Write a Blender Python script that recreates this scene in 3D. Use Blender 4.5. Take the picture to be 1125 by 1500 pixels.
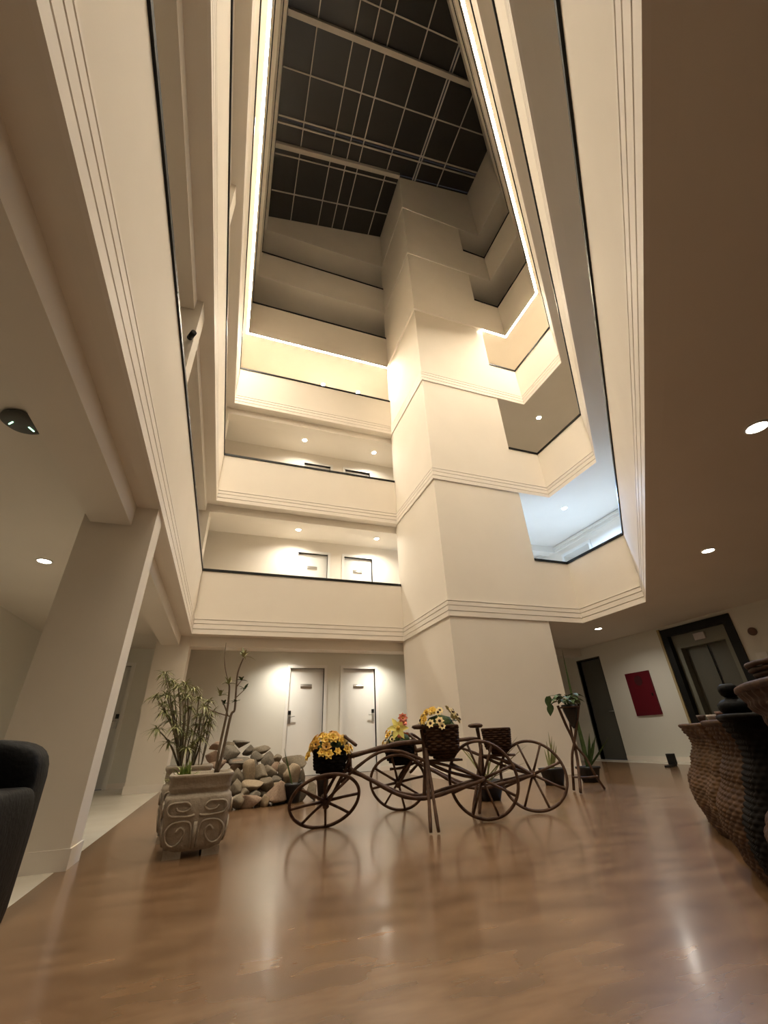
import bpy, math, random
from mathutils import Vector, Matrix
random.seed(7)
for o in list(bpy.data.objects): bpy.data.objects.remove(o)
SC = bpy.context.scene
COL = SC.collection
R = math.radians
# ------------------------------------------------------------------ camera (solved from the photograph, frame 1125 x 1500)
FPX, PITCH, ROLL, YAW, CAMH = 600.86, R(28.9117), R(-2.4728), R(20.4403), 0.64
cF = Vector((0, math.cos(PITCH), math.sin(PITCH)))
cR0, cU0 = Vector((1, 0, 0)), Vector((0, -math.sin(PITCH), math.cos(PITCH)))
cR = cR0*math.cos(ROLL)+cU0*math.sin(ROLL)
cU = -cR0*math.sin(ROLL)+cU0*math.cos(ROLL)
toB = Matrix.Rotation(-YAW, 3, 'Z')
cF, cR, cU = toB@cF, toB@cR, toB@cU
CAM = Vector((0, 0, CAMH))
cam = bpy.data.objects.new('camera', bpy.data.cameras.new('camera'))
COL.objects.link(cam)
m = Matrix((cR, cU, -cF)).transposed().to_4x4(); m.translation = CAM
cam.matrix_world = m
cam.data.sensor_fit = 'HORIZONTAL'; cam.data.sensor_width = 36; cam.data.lens = FPX/1125*36
cam.data.clip_start = 0.05
SC.camera = cam
def ray(x, y): return cR*((x-562.5)/FPX)+cU*((750-y)/FPX)+cF
def onZ(x, y, z): d = ray(x, y); return CAM+d*((z-CAMH)/d.z)
def onY(x, y, v): d = ray(x, y); return CAM+d*(v/d.y)
def onX(x, y, u): d = ray(x, y); return CAM+d*(u/d.x)
def onPlane(x, y, p, n): d = ray(x, y); return CAM+d*((p-CAM).dot(n)/d.dot(n))
# ------------------------------------------------------------------ world (night), view
w = bpy.data.worlds.new('night'); SC.world = w; w.use_nodes = True
w.node_tree.nodes['Background'].inputs[0].default_value = (0.012, 0.012, 0.014, 1)
w.node_tree.nodes['Background'].inputs[1].default_value = 1.0
SC.view_settings.view_transform = 'Standard'; SC.view_settings.look = 'None'
SC.view_settings.gamma = 1; SC.view_settings.exposure = 1.12
SC.view_settings.use_curve_mapping = False
LED_W = 172.0          # LED strip emission
DOWN_W = 15.0         # downlights
LED_C = (1.0, 0.87, 0.68)
DOWN_C = (1.0, 0.93, 0.80)

# ------------------------------------------------------------------ materials
def mat(name, col, rough=.6, metal=0, emit=None, es=0, noise=0, nscale=8, col2=None, bump=0, bscale=40, stretch=(1, 1, 1), coat=0, spec=None):
    M = bpy.data.materials.new(name); M.use_nodes = True
    nt = M.node_tree; b = nt.nodes['Principled BSDF']
    b.inputs['Base Color'].default_value = (*col, 1); b.inputs['Roughness'].default_value = rough
    b.inputs['Metallic'].default_value = metal
    if coat: b.inputs['Coat Weight'].default_value = coat; b.inputs['Coat Roughness'].default_value = .12
    if spec is not None: b.inputs['Specular IOR Level'].default_value = spec
    if emit: b.inputs['Emission Color'].default_value = (*emit, 1); b.inputs['Emission Strength'].default_value = es
    if col2 or bump:
        tc = nt.nodes.new('ShaderNodeTexCoord'); mp = nt.nodes.new('ShaderNodeMapping')
        mp.inputs['Scale'].default_value = stretch
        nt.links.new(tc.outputs['Object'], mp.inputs[0])
    if col2:
        n = nt.nodes.new('ShaderNodeTexNoise'); n.inputs['Scale'].default_value = nscale; n.inputs['Detail'].default_value = 5
        nt.links.new(mp.outputs[0], n.inputs['Vector'])
        cr = nt.nodes.new('ShaderNodeValToRGB')
        cr.color_ramp.elements[0].position = .32; cr.color_ramp.elements[1].position = .68
        cr.color_ramp.elements[0].color = (*col, 1); cr.color_ramp.elements[1].color = (*col2, 1)
        nt.links.new(n.outputs['Fac'], cr.inputs[0]); nt.links.new(cr.outputs[0], b.inputs['Base Color'])
    if bump:
        n2 = nt.nodes.new('ShaderNodeTexNoise'); n2.inputs['Scale'].default_value = bscale; n2.inputs['Detail'].default_value = 4
        nt.links.new(mp.outputs[0], n2.inputs['Vector'])
        bp = nt.nodes.new('ShaderNodeBump'); bp.inputs['Strength'].default_value = bump; bp.inputs['Distance'].default_value = .01
        nt.links.new(n2.outputs['Fac'], bp.inputs['Height']); nt.links.new(bp.outputs[0], b.inputs['Normal'])
    return M
CREAM = mat('cream_paint', (.80, .735, .64), .75, col2=(.83, .765, .67), nscale=1.3, bump=.04, bscale=90)
TRIMM = mat('cream_moulding', (.84, .775, .69), .6)
CEIL = mat('ceiling_paint', (.80, .735, .64), .85, col2=(.83, .765, .67), nscale=1.1)
WHITE = mat('white_door_paint', (.82, .80, .75), .45)
WGREY = mat('pale_wall_paint', (.76, .74, .66), .7)
TILE = mat('pale_floor_tile', (.62, .58, .49), .25, col2=(.66, .62, .53), nscale=3)
BLACK = mat('black_metal', (.008, .008, .007), .45, spec=.25)
STEEL = mat('brushed_steel', (.13, .125, .10), .5, .4)
SILV = mat('silver_plate', (.55, .53, .50), .3, .9)
RED = mat('red_panel', (.115, .002, .010), .5, spec=.3)
LEDM = mat('led_strip', (1, 1, 1), .5, emit=LED_C, es=LED_W)
LAMPM = mat('lamp_disc', (1, 1, 1), .5, emit=(1, .93, .80), es=30)
COOLM = mat('cool_lamp_disc', (1, 1, 1), .5, emit=(.72, .84, 1.0), es=34)
GREENLED = mat('green_indicator', (.2, 1, .5), .5, emit=(.45, 1, .62), es=2)
GLASS = mat('night_glass', (.034, .032, .030), .34, spec=.4)
MULL = mat('mullion_paint', (.55, .50, .43), .5)
BARK = mat('branch_bark', (.050, .024, .014), .55, col2=(.115, .062, .036), nscale=14, stretch=(1, 1, 1), bump=.5, bscale=60, spec=.2)
WICK = mat('brown_wicker', (.030, .013, .007), .6, col2=(.066, .033, .017), nscale=25, spec=.12)
WICKD = mat('black_wicker', (.006, .005, .004), .7, col2=(.013, .010, .008), nscale=25, spec=.08)
WICKT = mat('tan_wicker', (.046, .022, .008), .65, col2=(.095, .048, .018), nscale=22, spec=.12)
WICKM = mat('chestnut_wicker', (.034, .015, .006), .65, col2=(.070, .034, .013), nscale=22, spec=.12)
STONEP = mat('planter_stone', (.30, .245, .180), .8, col2=(.40, .335, .255), nscale=7, bump=.5, bscale=45)
SOIL = mat('soil', (.045, .030, .020), .95, bump=.8, bscale=40)
LEAF = mat('leaf_green', (.19, .20, .065), .5, col2=(.36, .35, .15), nscale=9)
LEAFD = mat('leaf_dark', (.024, .048, .014), .6, col2=(.075, .105, .036), nscale=9, spec=.15)
LEAFB = mat('leaf_bright', (.16, .24, .05), .45, col2=(.40, .42, .14), nscale=16)
STEMM = mat('plant_stem', (.16, .125, .070), .7, col2=(.25, .20, .12), nscale=12)
STEMB = mat('plant_stem_brown', (.13, .085, .050), .7, col2=(.22, .16, .10), nscale=12)
POTB = mat('black_plastic_pot', (.012, .011, .010), .4)
LEATH = mat('black_leather', (.003, .003, .003), .55, bump=.25, bscale=60, spec=.10)
PETY = mat('yellow_petal', (.72, .42, .035), .55, col2=(.86, .60, .10), nscale=30)
PETA = mat('amber_petal', (.50, .22, .02), .55, col2=(.70, .38, .05), nscale=30)
PETL = mat('lily_petal', (.88, .74, .10), .5, col2=(.92, .84, .32), nscale=25)
PETC = mat('cream_petal', (.86, .64, .26), .55, col2=(.90, .76, .42), nscale=30)
PETP = mat('coral_petal', (.72, .16, .085), .5, col2=(.84, .30, .18), nscale=30)
EYE = mat('flower_eye', (.05, .018, .008), .7)
STN = [mat('stone_tan', (0.259, 0.194, 0.122), .85, col2=(0.360, 0.281, 0.187), nscale=9, bump=.6, bscale=25),
       mat('stone_grey', (0.158, 0.130, 0.090), .85, col2=(0.245, 0.198, 0.137), nscale=9, bump=.6, bscale=25),
       mat('stone_dark', (.105, .090, .066), .8, col2=(.185, .155, .115), nscale=9, bump=.6, bscale=25),
       mat('stone_pink', (0.238, 0.155, 0.104), .85, col2=(0.324, 0.230, 0.158), nscale=9, bump=.6, bscale=25)]
# wood laminate floor: long streaks, satin gloss
WOOD = bpy.data.materials.new('wood_laminate'); WOOD.use_nodes = True
nt = WOOD.node_tree; b = nt.nodes['Principled BSDF']
tc = nt.nodes.new('ShaderNodeTexCoord'); mp = nt.nodes.new('ShaderNodeMapping')
mp.inputs['Rotation'].default_value = (0, 0, R(38)); mp.inputs['Scale'].default_value = (1.6, 5.0, 1)
nt.links.new(tc.outputs['Object'], mp.inputs[0])
n1 = nt.nodes.new('ShaderNodeTexNoise'); n1.inputs['Scale'].default_value = 1.7; n1.inputs['Detail'].default_value = 3; n1.inputs['Roughness'].default_value = .5
nt.links.new(mp.outputs[0], n1.inputs['Vector'])
cr = nt.nodes.new('ShaderNodeValToRGB'); cr.color_ramp.elements[0].position = .3; cr.color_ramp.elements[1].position = .72
cr.color_ramp.elements[0].color = (.105, .054, .024, 1); cr.color_ramp.elements[1].color = (.200, .115, .058, 1)
nt.links.new(n1.outputs['Fac'], cr.inputs[0]); nt.links.new(cr.outputs[0], b.inputs['Base Color'])
b.inputs['Roughness'].default_value = .25
b.inputs['Coat Weight'].default_value = .30; b.inputs['Coat Roughness'].default_value = .13

# ------------------------------------------------------------------ mesh helpers
class MB:
    def __init__(s): s.v = []; s.f = []; s.mi = []; s.sm = []; s.cur = 0
    def add(s, vs, fs, smooth=False):
        k = len(s.v); s.v += [tuple(q) for q in vs]
        for f in fs: s.f.append([i+k for i in f]); s.mi.append(s.cur); s.sm.append(smooth)
        return s
    def box(s, a, b):
        x0, y0, z0 = a; x1, y1, z1 = b
        vs = [(x0, y0, z0), (x1, y0, z0), (x1, y1, z0), (x0, y1, z0), (x0, y0, z1), (x1, y0, z1), (x1, y1, z1), (x0, y1, z1)]
        return s.add(vs, [(3, 2, 1, 0), (4, 5, 6, 7), (0, 1, 5, 4), (1, 2, 6, 5), (2, 3, 7, 6), (3, 0, 4, 7)])
    def prism(s, poly, z0, z1):      # counter-clockwise polygon
        n = len(poly)
        vs = [(p[0], p[1], z0) for p in poly]+[(p[0], p[1], z1) for p in poly]
        return s.add(vs, [tuple(range(n-1, -1, -1)), tuple(range(n, 2*n))]+[(i, (i+1) % n, n+(i+1) % n, n+i) for i in range(n)])
    def tube(s, pts, r, n=7, caps=True):
        pts = [Vector(p) for p in pts]; N = len(pts)
        rs = r if isinstance(r, (list, tuple)) else [r]*N
        up = None; vs = []
        for i in range(N):
            t = (pts[min(i+1, N-1)]-pts[max(i-1, 0)])
            if t.length < 1e-9: t = Vector((0, 0, 1))
            t.normalize()
            if up is None:
                up = Vector((0, 0, 1)) if abs(t.z) < .9 else Vector((1, 0, 0))
            a = up-t*up.dot(t)
            if a.length < 1e-6: a = t.orthogonal()
            a.normalize(); up = a; c = t.cross(a)
            for j in range(n):
                q = 2*math.pi*j/n
                vs.append(pts[i]+(a*math.cos(q)+c*math.sin(q))*rs[i])
        fs = [(i*n+j, i*n+(j+1) % n, (i+1)*n+(j+1) % n, (i+1)*n+j) for i in range(N-1) for j in range(n)]
        s.add(vs, fs, True)
        if caps:
            k = len(s.v)-len(vs)
            s.f.append([k+j for j in range(n-1, -1, -1)]); s.mi.append(s.cur); s.sm.append(False)
            s.f.append([k+(N-1)*n+j for j in range(n)]); s.mi.append(s.cur); s.sm.append(False)
        return s
    def ring(s, c, a, b, R_, r, n=40, k=7, wob=None):    # torus round centre c in plane a,b
        nrm = a.cross(b); vs = []
        for i in range(n):
            q = 2*math.pi*i/n; d = a*math.cos(q)+b*math.sin(q); RR = R_*(wob(q) if wob else 1)
            for j in range(k):
                p = 2*math.pi*j/k
                vs.append(c+d*(RR+r*math.cos(p))+nrm*(r*math.sin(p)))
        return s.add(vs, [(i*k+j, ((i+1) % n)*k+j, ((i+1) % n)*k+(j+1) % k, i*k+(j+1) % k) for i in range(n) for j in range(k)], True)
    def lathe(s, prof, n=24, c=(0, 0, 0), plan=None, smooth=True, capb=True, capt=True):
        vs = []
        for r_, z in prof:
            for j in range(n):
                q = 2*math.pi*j/n; k = plan(q) if plan else 1
                vs.append((c[0]+r_*k*math.cos(q), c[1]+r_*k*math.sin(q), c[2]+z))
        N = len(prof)
        fs = [(i*n+j, i*n+(j+1) % n, (i+1)*n+(j+1) % n, (i+1)*n+j) for i in range(N-1) for j in range(n)]
        s.add(vs, fs, smooth); k = len(s.v)-len(vs)
        if capb: s.f.append([k+j for j in range(n-1, -1, -1)]); s.mi.append(s.cur); s.sm.append(False)
        if capt: s.f.append([k+(N-1)*n+j for j in range(n)]); s.mi.append(s.cur); s.sm.append(False)
        return s
    def leaf(s, p, d, L, W, bend=.3, side=None, n=4, fold=.15):    # a thin curved blade with a folded midrib
        d = Vector(d).normalized(); p = Vector(p)
        sd = side if side is not None else d.cross(Vector((0, 0, 1)))
        if sd.length < 1e-4: sd = Vector((1, 0, 0))
        sd = sd.normalized(); nn = sd.cross(d).normalized()
        vs = []
        for i in range(n+1):
            t = i/n; c = p+d*(L*t*(1-.15*bend*t))-Vector((0, 0, 1))*(bend*L*t*t)
            wd = W*math.sin(math.pi*min(1, .12+.88*t)**.8)*.5 if i < n else 0.0008
            vs += [c-sd*wd+nn*wd*fold*2, c, c+sd*wd+nn*wd*fold*2]
        fs = []
        for i in range(n):
            k = 3*i; fs += [(k, k+1, k+4, k+3), (k+1, k+2, k+5, k+4)]
        return s.add(vs, fs, True)
    def mesh(s, name, mats):
        me = bpy.data.meshes.new(name); me.from_pydata(s.v, [], s.f)
        for q in (mats if isinstance(mats, (list, tuple)) else [mats]): me.materials.append(q)
        me.polygons.foreach_set('material_index', s.mi); me.polygons.foreach_set('use_smooth', s.sm)
        me.update(); return me
def tag(o, label=None, cat=None, group=None, kind=None):
    if label: o['label'] = label
    if cat: o['category'] = cat
    if group: o['group'] = group
    if kind: o['kind'] = kind
    return o
def obj(name, data, mats=None, parent=None, loc=None, rotz=0, **k):
    me = data.mesh(name, mats) if isinstance(data, MB) else data
    o = bpy.data.objects.new(name, me); COL.objects.link(o)
    if parent: o.parent = parent
    if loc is not None: o.location = loc
    o.rotation_euler.z = rotz
    return tag(o, **k)
def empty(name, loc, rotz=0, **k):
    o = bpy.data.objects.new(name, None); COL.objects.link(o); o.location = loc; o.rotation_euler.z = rotz
    o.empty_display_size = .1
    return tag(o, **k)
S = dict(kind='structure')
def bxo(name, a, b, M, parent=None, **k): return obj(name, MB().box(a, b), M, parent, **k)
def wl(o, label): o['label'] = label; o['kind'] = 'structure'; return o

# ------------------------------------------------------------------ levels and plan
FZ = [0, 2.563, 5.563, 8.563, 11.36, 14.21, 17.03]      # underside of each gallery front
RZ = [0, 3.908, 6.908, 9.908, 12.86, 15.66]              # top rail of each gallery front
UA, UB, UD, VA, VC, VE = -.787, 3.650, 6.727, 8.860, 6.630, 5.117
UR = 5.88                                                # right edge of the tower
VG = VE-(UD-UA)*.875
LWU, RWU, BWV, FWV = -3.30, 8.85, 10.50, -4.6
POLY = [(UA, VG), (UD, VE), (UD, VC), (UB, VC), (UB, VA), (UA, VA)]   # counter-clockwise void: G E D C B A
SIDES = ['diagonal', 'elevator', 'tower', 'towerside', 'back', 'left']    # GE, ED, DC, CB, BA, AG
def offpoly(d):      # outward offset by d
    n = len(POLY); out = []
    for i in range(n):
        p0, p1, p2 = [Vector(POLY[(i+k) % n]) for k in (-1, 0, 1)]
        e1, e2 = (p1-p0).normalized(), (p2-p1).normalized()
        n1, n2 = Vector((e1.y, -e1.x)), Vector((e2.y, -e2.x))
        k = (n1+n2)/(1+n1.dot(n2)); out.append(p1+k*d)
    return out
def edge(i, o0, o1, z0, z1, mb=None, clip=None):
    A, B_ = offpoly(o0), offpoly(o1); j = (i+1) % 6
    q = [A[i], B_[i], B_[j], A[j]]
    if clip: q = [Vector((max(p.x, clip), p.y)) for p in q]
    mb = mb or MB()
    return mb.prism([(p.x, p.y) for p in q], z0, z1)
def zsky(u): return 17.99+.29*(u+.8)

# floors
fl = obj('floor', MB().prism([(-.855, FWV), (RWU, FWV), (RWU, BWV), (-.855, BWV)], -.05, 0), WOOD, **S); fl['label'] = 'brown wood laminate lobby floor with satin gloss'
fl = obj('floor_tile', MB().prism([(LWU, FWV), (-.855, FWV), (-.855, BWV), (LWU, BWV)], -.05, .0), TILE, **S); fl['label'] = 'pale tile floor of the side corridor'
# slabs / ceilings
for k in range(1, 6):
    z0, z1 = FZ[k], RZ[k]-.91
    mb = MB()
    o = .11
    mb.prism([(LWU, FWV), (UA-o, FWV), (UA-o, BWV), (LWU, BWV)], z0, z1)
    mb.prism([(UA-o, VA+o), (RWU, VA+o), (RWU, BWV), (UA-o, BWV)], z0, z1)
    mb.prism([(UB+o, VC+o), (RWU, VC+o), (RWU, VA+o), (UB+o, VA+o)], z0, z1)
    mb.prism([(UD+o, VE), (RWU, VE), (RWU, VC+o), (UD+o, VC+o)], z0, z1)
    op = offpoly(o)
    mb.prism([(UA-o, FWV), (RWU, FWV), (RWU, VE), (op[1].x, VE), (op[1].x, op[1].y), (op[0].x, op[0].y)], z0, z1)
    s_ = obj('ceiling', mb, CEIL, **S); s_['label'] = 'gallery slab with pale soffit, level %s' % ['', 'one', 'two', 'three', 'four', 'five'][k]
# parapets with moulding strips and rails
STR = [(0, .088), (.104, .190), (.206, .272), (.288, .31)]
for k in range(1, 7):
    for i, sd in enumerate(SIDES):
        if sd in ('tower', 'towerside') and k == 6: continue
        top = RZ[k]-.045 if k < 6 else None
        cl = UR if sd == 'tower' else None
        if sd == 'towerside': par = None
        elif k < 6:
            par = obj('wall_parapet_'+sd, edge(i, .022, .11, FZ[k], top, clip=cl), CREAM, **S)
            par['label'] = 'cream gallery parapet on the %s side' % sd
            rail = obj('handrail', edge(i, .004, .075, top, RZ[k]+.006, clip=cl), BLACK, par, label='thin black top rail')
        else:
            A, B_ = offpoly(.022), offpoly(.11); j = (i+1) % 6
            q = [A[i], B_[i], B_[j], A[j]]
            vs = [(p.x, p.y, FZ[6]) for p in q]+[(p.x, p.y, zsky(p.x)) for p in q]
            par = obj('wall_upper_'+sd, MB().add(vs, [(3, 2, 1, 0), (4, 5, 6, 7), (0, 1, 5, 4), (1, 2, 6, 5), (2, 3, 7, 6), (3, 0, 4, 7)]), CREAM, **S)
            par['label'] = 'cream wall band under the skylight on the %s side' % sd
        if k <= 3:
            for a, b_ in STR:
                obj('moulding_strip', edge(i, -.004, .022, FZ[k]+a, FZ[k]+b_), TRIMM, par, **({} if par else dict(kind='structure', label='cream moulding strip round the tower corner')))
        else:
            obj('moulding_strip', edge(i, -.03 if k == 4 else 0, .022, FZ[k], FZ[k]+(.03 if k == 4 else .10)), TRIMM, par, **({} if par else dict(kind='structure', label='cream moulding strip round the tower corner')))  # level-four strip juts out, shaped to block upward LED light
# tower
TT = 19.9
vs = [(UB+.022, VC+.022), (UR, VC+.022), (UR, VA+.11), (UB+.022, VA+.11)]
mb = MB().add([(x, y, 0) for x, y in vs]+[(x, y, zsky(x)) for x, y in vs], [(3, 2, 1, 0), (4, 5, 6, 7), (0, 1, 5, 4), (1, 2, 6, 5), (2, 3, 7, 6), (3, 0, 4, 7)])
tower = obj('wall_tower', mb, CREAM, **S); tower['label'] = 'cream service tower rising through the atrium'
obj('baseboard', MB().box((UB+.005, VC+.005, 0), (UR+.012, VC+.022, .10)).box((UB+.005, VC+.022, 0), (UB+.022, VA+.11, .10)), TRIMM, tower)
k6 = 6
for i, sd in ((2, 'tower'), (3, 'towerside')):
    A, B_ = offpoly(.0), offpoly(.022); j = (i+1) % 6
    q = [A[i], B_[i], B_[j], A[j]]
    obj('moulding_strip', MB().prism([(p.x, p.y) for p in q], FZ[6], FZ[6]+.1), TRIMM, tower)
# wall over the gap between the tower and the corner under the skylight
A, B_ = offpoly(.022), offpoly(.11)
q = [Vector((UR, VC+.022)), Vector((UD+.022, VC+.022)), Vector((UD+.11, VC+.11)), Vector((UR, VC+.11))]
o_ = obj('wall_upper_tower', MB().add([(p.x, p.y, FZ[6]) for p in q]+[(p.x, p.y, zsky(p.x)) for p in q], [(3, 2, 1, 0), (4, 5, 6, 7), (0, 1, 5, 4), (1, 2, 6, 5), (2, 3, 7, 6), (3, 0, 4, 7)]), CREAM, **S)
o_['label'] = 'cream wall band beside the tower under the skylight'
# top roof slab over the galleries (closes the upper storey)
mb = MB(); o = .11; z0, z1 = FZ[6], FZ[6]+.2
mb.prism([(LWU, FWV), (UA-o, FWV), (UA-o, BWV), (LWU, BWV)], z0, z1)
mb.prism([(UA-o, VA+o), (RWU, VA+o), (RWU, BWV), (UA-o, BWV)], z0, z1)
mb.prism([(UB+o, VC+o), (RWU, VC+o), (RWU, VA+o), (UB+o, VA+o)], z0, z1)
mb.prism([(UD+o, VE), (RWU, VE), (RWU, VC+o), (UD+o, VC+o)], z0, z1)
op = offpoly(o); mb.prism([(UA-o, FWV), (RWU, FWV), (RWU, VE), (op[1].x, VE), (op[1].x, op[1].y), (op[0].x, op[0].y)], z0, z1)
s_ = obj('ceiling', mb, CEIL, **S); s_['label'] = 'roof slab above the top gallery'
# downstand beams and columns
for k in range(1, 6):
    o_ = bxo('trim_beam', (-1.30, FWV, FZ[k]-.19), (-.985, 9.08, FZ[k]), CREAM, **S); o_['label'] = 'cream ceiling beam along the left gallery'
    if k < 4: o_ = bxo('trim_beam', (-1.30, 9.08, FZ[k]-.19), (RWU, 9.38, FZ[k]), CREAM, **S); o_['label'] = 'cream ceiling beam along the back gallery'
    zb = 0 if k == 1 else RZ[k-1]-.91
    for (y0, y1, x0) in ((3.77, 4.04, -1.355), (9.06, 9.60, -1.39)):
        c_ = bxo('column', (x0, y0, zb), (-.806 if k == 1 else -.905, y1, FZ[k]), CREAM, **S)
        c_['label'] = 'square cream column of the left gallery'
        if k == 1:
            obj('baseboard', MB().box((x0-.012, y0-.012, 0), (-.794, y1+.012, .11)), TRIMM, c_)
# outer walls
def wallx(name, u0, u1, v0, v1, z0, z1, M, label):
    o_ = bxo(name, (u0, v0, z0), (u1, v1, z1), M, **S); o_['label'] = label; return o_
wallx('wall_left', LWU-.15, LWU, FWV, BWV, 0, 17.2, WGREY, 'pale wall of the left corridor')
wallx('wall_front', LWU, RWU, FWV-.15, FWV, 0, 17.2, CREAM, 'cream wall behind the lobby')
# ------------------------------------------------------------------ back wall with door openings
DW = [(-2.80, -1.98), (1.365, 2.183), (2.654, 3.480)]
def plate_door(n, x0, x1, zb, lock_left, label, withplate=True):
    y = BWV+.09; zt = zb+2.20
    d = obj('door_%d' % n, MB().box((x0, y, zb+.005), (x1, y+.04, zt-.075)), WHITE, **S); d['label'] = label
    fr = MB()
    for a, b_ in ((x0-.07, x0), (x1, x1+.07)): fr.box((a, BWV-.018, zb), (b_, BWV+.12, zt+.07))
    fr.box((x0, BWV-.018, zt), (x1, BWV+.12, zt+.07))
    obj('door_frame', fr, WHITE, d)
    obj('transom_strip', MB().box((x0, y-.012, zt-.075), (x1, y+.04, zt)), WHITE, d)
    cx = (x0+x1)/2
    pl = MB(); N = 8
    for i in range(N):       # slightly bowed plate
        a, b_ = cx-.135+.27*i/N, cx-.135+.27*(i+1)/N
        ya, yb = [y-.006-.014*math.sin(math.pi*t/N) for t in (i, i+1)]
        pl.add([(a, ya, zt-.44), (b_, yb, zt-.44), (b_, yb, zt-.35), (a, ya, zt-.35), (a, y-.001, zt-.44), (b_, y-.001, zt-.44), (b_, y-.001, zt-.35), (a, y-.001, zt-.35)], [(0, 1, 2, 3), (0, 4, 5, 1), (3, 2, 6, 7)], True)
    obj('number_plate', pl, SILV, d, label='bowed silver number plate')
    lx = x0+.055 if lock_left else x1-.055; sg = 1 if lock_left else -1
    lk = obj('lock_plate', MB().box((lx-.028, y-.02, zb+1.02), (lx+.028, y, zb+1.20)), SILV, d)
    obj('card_reader', MB().box((lx-.030, y-.026, zb+1.20), (lx+.030, y, zb+1.285)), BLACK, lk, label='black card reader')
    obj('handle', MB().tube([(lx, y-.02, zb+1.16), (lx, y-.055, zb+1.16), (lx+sg*.12, y-.055, zb+1.165)], .010, 6), SILV, lk)
    return d
dn = 1
for k in range(0, 5):
    zb = 0 if k == 0 else RZ[k]-.91
    zc = FZ[k+1]
    ops = [d for d in DW]
    xs = [LWU]+[q for d in ops for q in d]+[RWU]
    mb = MB()
    for i in range(0, len(xs), 2): mb.box((xs[i], BWV, zb), (xs[i+1], BWV+.14, zc))
    for a, b_ in ops: mb.box((a, BWV, zb+2.20), (b_, BWV+.14, zc))
    mb.box((LWU, BWV+.14, zb), (RWU, BWV+.2, zc))
    wb = obj('wall_back', mb, WGREY if k == 0 else CREAM, **S); wb['label'] = 'pale corridor wall with bedroom doors, storey %s' % ['zero', 'one', 'two', 'three', 'four'][k]
    sk = MB()
    for i in range(0, len(xs), 2): sk.box((xs[i]+(.07 if i else 0), BWV-.012, zb), (xs[i+1]-.07, BWV, zb+.09))
    if k == 0: obj('baseboard', sk, TRIMM, wb)
    if k < 4:
        st = ['on the ground floor', 'on the first gallery', 'on the second gallery', 'on the third gallery'][k]
        if k == 0:
            plate_door(dn, *DW[0], zb, False, 'white bedroom door at the end of the left corridor'); dn += 1
        plate_door(dn, *DW[1], zb, True, 'white bedroom door with lock on its left edge '+st); dn += 1
        plate_door(dn, *DW[2], zb, False, 'white bedroom door with lock on its right edge '+st); dn += 1
wallx('wall_back_roof', LWU, RWU, BWV, BWV+.15, FZ[5], 17.2, CREAM, 'cream back wall of the top storey')
# small fire signs beside the doors
# ------------------------------------------------------------------ right wall (elevator wall)
EV0, EV1, EZT = 5.163, 6.642, 2.49
DV0, DV1, DZT = 8.515, 9.285, 2.25
mb = MB(); zt = FZ[1]
mb.box((RWU, DV1, 0), (RWU+.15, BWV, zt)); mb.box((RWU, EV1, 0), (RWU+.15, DV0, zt)); mb.box((RWU, FWV, 0), (RWU+.15, EV0, zt))
mb.box((RWU, DV0, DZT), (RWU+.15, DV1, zt)); mb.box((RWU, EV0, EZT), (RWU+.15, EV1, zt)); mb.box((RWU+.9, FWV, 0), (RWU+1.0, BWV, zt))
wr = obj('wall_right', mb, WGREY, **S); wr['label'] = 'pale lobby wall with elevator and service door'
obj('baseboard', MB().box((RWU-.014, EV1+.06, 0), (RWU, DV0-.02, .09)).box((RWU-.014, DV1+.02, 0), (RWU, BWV, .09)).box((RWU-.014, FWV, 0), (RWU, EV0-.02, .09)), TRIMM, wr)
o_ = obj('floor_border', MB().box((RWU-.55, 5.0, 0), (RWU-.014, BWV, .004)), TILE, **S); o_['label'] = 'pale tile border along the elevator wall'
zb = RZ[1]-.91; zh = zb+2.12
wu = MB().box((RWU, FWV, FZ[1]), (RWU+.15, 7.78, 17.2)).box((RWU, 8.75, FZ[1]), (RWU+.15, BWV, 17.2)).box((RWU, 7.78, FZ[1]), (RWU+.15, 8.75, zb)).box((RWU, 7.78, zh), (RWU+.15, 8.75, 17.2))
wu.box((RWU+.15, 7.63, zb), (RWU+1.9, 7.78, zh)).box((RWU+.15, 8.75, zb), (RWU+1.9, 8.90, zh)).box((RWU+1.9, 7.63, zb), (RWU+2.0, 8.90, zh)).box((RWU+.15, 7.63, zh), (RWU+2.0, 8.90, zh+.1)).box((RWU+.15, 7.63, zb-.1), (RWU+2.0, 8.90, zb))
wu = obj('wall_right_upper', wu, CREAM, **S); wu['label'] = 'cream outer wall of the upper galleries with one open doorway'
d = obj('door_%d' % dn, MB().box((RWU+.10, DV0+.01, .005), (RWU+.14, DV1-.01, DZT-.01)), mat('grey_green_door', (.095, .095, .078), .55), **S); d['label'] = 'plain grey service door beside the red panel'; dn += 1
obj('door_frame', MB().box((RWU-.006, DV1, 0), (RWU+.14, DV1+.03, DZT+.03)).box((RWU-.006, DV0-.012, 0), (RWU+.14, DV0, DZT+.03)).box((RWU-.006, DV0, DZT), (RWU+.14, DV1, DZT+.03)), mat('dark_jamb', (.05, .05, .04), .6), d)
obj('handle', MB().tube([(RWU+.10, DV0+.08, 1.02), (RWU+.05, DV0+.08, 1.02), (RWU+.05, DV0+.20, 1.02)], .010, 6), SILV, d)
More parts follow.
